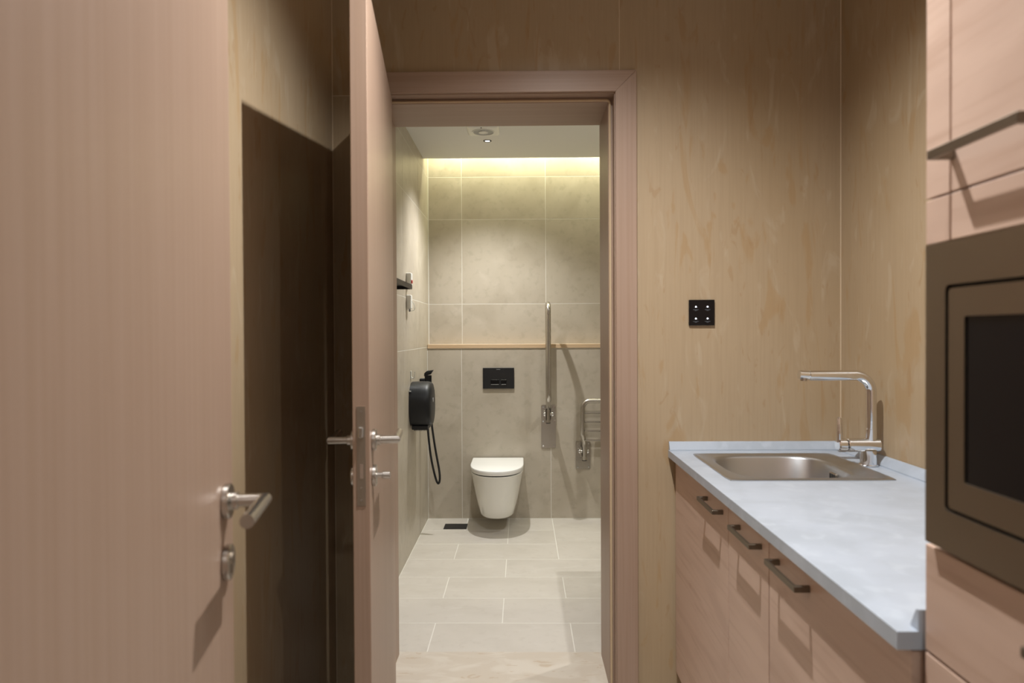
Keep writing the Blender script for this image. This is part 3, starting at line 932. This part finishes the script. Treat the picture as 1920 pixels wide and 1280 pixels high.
def upstand(p0, p1, inward):
    """sloped upstand strip: triangular-ish profile, runs p0->p1 along the wall, 'inward' points into the room"""
    p0, p1, n = Vector(p0), Vector(p1), Vector(inward)
    prof = [(0, 0), (0.020, 0), (0.020, 0.004), (0.006, 0.030), (0.0, 0.031)]
    bm = bmesh.new()
    loft(bm, [[p + n * a + Vector((0, 0, b)) for a, b in prof] for p in (p0, p1)])
    return obj('upstand', bm, COUNTER, wt)


upstand((WX0 + 0.002, WY1, ZC), (XR - 0.001, WY1, ZC), (0, -1, 0))
upstand((XR - 0.001, WY0 + 0.02, ZC), (XR - 0.001, WY1 - 0.02, ZC), (-1, 0, 0))
upstand((WX0 + 0.030, WY0, ZC), (XR - 0.021, WY0, ZC), (0, 1, 0))

# ------------------------------------------------------------------ sink
sk = thing('kitchen_sink', ((SX0 + SX1) / 2, (SY0 + SY1) / 2, ZC), 'inset stainless steel sink in the blue-grey worktop', 'sink')
bm = bmesh.new()
N = 64


def ring_outer(x0, x1, y0, y1, ex, z):
    out = []
    for k in range(N):
        a = 2 * PI * k / N
        c, s = math.cos(a), math.sin(a)
        m = (abs(c) ** ex + abs(s) ** ex) ** (-1 / ex)
        out.append(((x0 + x1) / 2 + (x1 - x0) / 2 * m * c, (y0 + y1) / 2 + (y1 - y0) / 2 * m * s, z))
    return out


bx0, bx1, by0, by1 = 0.632, 1.000, 2.018, 2.394
loops = [ring_outer(SX0, SX1, SY0, SY1, 40, ZC + 0.0003), ring_outer(SX0, SX1, SY0, SY1, 40, ZC + 0.0022), ring_outer(SX0 + 0.004, SX1 - 0.004, SY0 + 0.004, SY1 - 0.004, 40, ZC + 0.0045),
         ring_outer(SX0 + 0.014, SX1 - 0.014, SY0 + 0.014, SY1 - 0.014, 24, ZC + 0.0040),
         ring_outer(SX0 + 0.020, SX1 - 0.020, SY0 + 0.019, SY1 - 0.019, 14, ZC + 0.0028),
         ring_outer(bx0 - 0.008, bx1 + 0.008, by0 - 0.006, by1 + 0.006, 3.6, ZC + 0.0026),
         ring_outer(bx0, bx1, by0, by1, 3.6, ZC + 0.0005), ring_outer(bx0 + 0.006, bx1 - 0.006, by0 + 0.006, by1 - 0.006, 3.6, ZC - 0.008),
         ring_outer(bx0 + 0.014, bx1 - 0.014, by0 + 0.014, by1 - 0.014, 3.6, ZC - 0.10), ring_outer(bx0 + 0.03, bx1 - 0.03, by0 + 0.03, by1 - 0.03, 3.4, ZC - 0.140),
         ring_outer(bx0 + 0.07, bx1 - 0.07, by0 + 0.07, by1 - 0.07, 3.0, ZC - 0.152), ring_outer(bx0 + 0.14, bx1 - 0.14, by0 + 0.14, by1 - 0.14, 2.0, ZC - 0.156)]
loft(bm, loops, cap0=False, cap1=True)
obj('basin', bm, SINKS, sk, smooth=True, angle=40)
bcx, bcy = (bx0 + bx1) / 2, (by0 + by1) / 2
bm = bmesh.new(); cyl(bm, (bcx, bcy, ZC - 0.157), (bcx, bcy, ZC - 0.153), 0.040, n=30, bev=0.001); dn = obj('drain_strainer', bm, CHROME, sk, smooth=True)
ov = bmesh.new(); box(ov, bx1 - 0.018, bx1 - 0.0085, bcy - 0.024, bcy + 0.024, ZC - 0.046, ZC - 0.022, bev=0.002); ovp = obj('overflow', ov, STEEL, sk)
for k in range(3):
    B('slot', DARK, ovp, bx1 - 0.0188, bx1 - 0.0175, bcy - 0.019 + k * 0.014, bcy - 0.010 + k * 0.014, ZC - 0.043, ZC - 0.025)

# ------------------------------------------------------------------ tap
fxp, fyp = 1.098, 2.21
tp = thing('kitchen_tap', (fxp, fyp, ZC), 'chrome kitchen mixer tap with long flat spout over the sink', 'tap')
bm = bmesh.new()
cyl(bm, (fxp, fyp, ZC + 0.0002), (fxp, fyp, ZC + 0.006), 0.029, n=36, bev=0.0015)
cyl(bm, (fxp, fyp, ZC + 0.005), (fxp, fyp, ZC + 0.050), 0.0245, n=36)
obj('base', bm, CHROME, tp, smooth=True)
bm = bmesh.new()
cyl(bm, (fxp + 0.034, fyp, ZC + 0.066), (fxp - 0.068, fyp, ZC + 0.066), 0.0215, n=36, bev=0.003)
obj('body', bm, CHROME, tp, smooth=True)
bm = bmesh.new()
cyl(bm, (fxp - 0.069, fyp, ZC + 0.066), (fxp - 0.098, fyp, ZC + 0.066), 0.0215, n=36, bev=0.004)
cap = obj('cartridge_cap', bm, CHROME, tp, smooth=True)
bm = bmesh.new()
loft(bm, [[(fxp - 0.092 + dx + u, fyp + v, z) for u, v in rrect(-a, a, -b, b, min(a, b) * 0.95, 5)] for z, a, b, dx in
          ((ZC + 0.075, 0.009, 0.011, 0), (ZC + 0.10, 0.0085, 0.010, 0), (ZC + 0.148, 0.0075, 0.009, -0.001), (ZC + 0.155, 0.004, 0.005, -0.001))])
obj('lever', bm, CHROME, cap, smooth=True)
bm = bmesh.new()
rxp = fxp + 0.008
cyl(bm, (rxp, fyp, ZC + 0.08), (rxp, fyp, ZC + 0.118), 0.0172, n=32, bev=0.001)
obj('collar', bm, CHROME, tp, smooth=True)
bm = bmesh.new()
ztop = ZC + 0.287
tube(bm, fillet([(rxp, fyp, ZC + 0.118), (rxp, fyp, ztop), (rxp - 0.195, fyp, ztop)], 0.052, 14), 0.0162, 28)
spt = obj('spout', bm, CHROME, tp, smooth=True)
bm = bmesh.new()
tube(bm, [(rxp - 0.194, fyp, ztop + 0.001), (rxp - 0.226, fyp, ztop + 0.003)], 0.0140, 24)
obj('spout_tip', bm, CHROME, spt, smooth=True)
bm = bmesh.new(); cyl(bm, (rxp - 0.212, fyp, ztop - 0.006), (rxp - 0.212, fyp, ztop - 0.017), 0.010, n=20); obj('aerator', bm, STEEL, spt, smooth=True)

# ------------------------------------------------------------------ tall unit with built-in microwave
XT = 0.563
TY0, TY1 = 0.345, 0.9735
tc_ = thing('tall_cabinet', ((XT + XR) / 2, (TY0 + TY1) / 2, 0), 'tall pale wood cabinet housing the microwave at the right edge', 'cabinet')
B('side_panel', CAB, tc_, XT + 0.019, XR - 0.001, TY1 - 0.018, TY1, 0, 2.40)
B('side_panel', CAB, tc_, XT + 0.019, XR - 0.001, TY0, TY0 + 0.018, 0, 2.40)
B('back_panel', CAB, tc_, XR - 0.012, XR - 0.001, TY0 + 0.018, TY1 - 0.018, 0, 2.40)
for z in (0.08, 1.03, 1.455, 2.38):
    B('shelf', CAB, tc_, XT + 0.024, XR - 0.012, TY0 + 0.018, TY1 - 0.018, z - 0.009, z + 0.009)
YJ = 0.919
for z0, z1 in ((1.513, 2.40), (1.450, 1.510)):
    bm = bmesh.new(); box(bm, XT, XT + 0.019, YJ + 0.0015, TY1, z0, z1, bev=0.0008); obj('filler_strip', bm, CAB, tc_)
bm = bmesh.new(); box(bm, XT, XT + 0.019, TY0, YJ - 0.0015, 1.513, 2.40, bev=0.001); ud = obj('door', bm, CAB, tc_)
bar_handle(ud, 0.752, 0.919, 1.560, XT)
bm = bmesh.new(); box(bm, XT, XT + 0.019, TY0, YJ - 0.0015, 1.450, 1.510, bev=0.001); obj('fascia', bm, CAB, tc_)
for z0, z1, hz in ((0.886, 1.034, 0.987), (0.50, 0.882, 0.83), (0.10, 0.496, 0.45)):
    bm = bmesh.new(); box(bm, XT, XT + 0.019, TY0, TY1, z0, z1, bev=0.001); dw = obj('drawer_front', bm, CAB, tc_)
    bar_handle(dw, 0.578, 0.746, hz, XT)
B('toe_kick', CAB, tc_, XT + 0.05, XT + 0.066, TY0, TY1, 0, 0.10)

MY0, MY1, MZ0, MZ1 = 0.362, 0.957, 1.043, 1.447
mw = thing('microwave', ((XT + XR) / 2 - 0.1, (MY0 + MY1) / 2, MZ0), 'built-in bronze steel microwave with black glass window', 'microwave')
XM = 0.553
B('body', DARK, mw, XM + 0.016, 0.95, MY0 + 0.03, MY1 - 0.03, MZ0 + 0.01, MZ1 - 0.02)
B('recess', DARK, mw, XM + 0.006, XM + 0.016, MY0 + 0.004, MY1 - 0.004, MZ0 + 0.004, MZ1 - 0.004)


def ring_plate(o, i, ro, ri, x0, x1):
    bm = bmesh.new()
    A, C = rrect(*o, ro, 6), rrect(*i, ri, 6)
    rows_ = [[bm.verts.new((x, u, v)) for u, v in L] for x, L in ((x1, A), (x0, A), (x0, C), (x1, C))]
    n = len(A)
    for a, b in zip(rows_, rows_[1:] + rows_[:1]):
        for k in range(n):
            bm.faces.new((a[k], a[(k + 1) % n], b[(k + 1) % n], b[k]))
    return bm


i0 = (0.44, 0.9135, 1.0955, 1.3905)
fr = obj('trim_frame', ring_plate((MY0, MY1, MZ0, MZ1), i0, 0.002, 0.008, XM, XM + 0.010), MWAVE, mw)
i1 = (0.446, 0.9085, 1.1005, 1.3855)
i2 = (0.455, 0.8765, 1.139, 1.349)
obj('door', ring_plate(i1, i2, 0.006, 0.003, XM + 0.0015, XM + 0.010), MWAVE, mw)
bm = bmesh.new(); box(bm, XM + 0.004, XM + 0.008, i2[0] - 0.002, i2[1] + 0.002, i2[2] - 0.002, i2[3] + 0.002); obj('window', bm, BLACKG, mw, label='black glass window')
bm = bmesh.new(); box(bm, XM + 0.0005, XM + 0.006, 0.370, 0.432, 1.10, 1.387, bev=0.001); obj('control_panel', bm, BLACKG, mw)

# ------------------------------------------------------------------ touch switch
kx, kz = 0.6505, 1.402
sw = thing('light_switch', (kx, YD0, kz - 0.046), 'black glass touch switch with four white lights on the veneer wall', 'switch')
bm = bmesh.new(); box(bm, kx - 0.046, kx + 0.046, YD0 - 0.010, YD0 - 0.0005, kz - 0.046, kz + 0.046, bev=0.0015); obj('plate', bm, BLACKG, sw)
for (ux, uz) in ((-0.0215, 0.021), (0.0205, 0.021), (-0.0215, -0.0215), (0.0205, -0.0215)):
    bm = bmesh.new(); cyl(bm, (kx + ux, YD0 - 0.0095, kz + uz), (kx + ux, YD0 - 0.0104, kz + uz), 0.0026, n=14); ld = obj('indicator_light', bm, LED, sw)
    for s in (-1, 1):
        B('icon_stroke', PRINT, ld, kx + ux + s * 0.005 - 0.0014, kx + ux + s * 0.005 + 0.0014, YD0 - 0.0103, YD0 - 0.0097, kz + uz - 0.003, kz + uz - 0.0012)
    for q in range(5):
        B('print', PRINT, ld, kx + ux - 0.0095 + q * 0.004, kx + ux - 0.0065 + q * 0.004, YD0 - 0.0103, YD0 - 0.0097, kz + uz - 0.0112, kz + uz - 0.0098)
    for q in range(2):
        B('print', PRINT, ld, kx + ux - 0.0035 + q * 0.004, kx + ux - 0.0005 + q * 0.004, YD0 - 0.0103, YD0 - 0.0097, kz + uz - 0.0145, kz + uz - 0.0132)
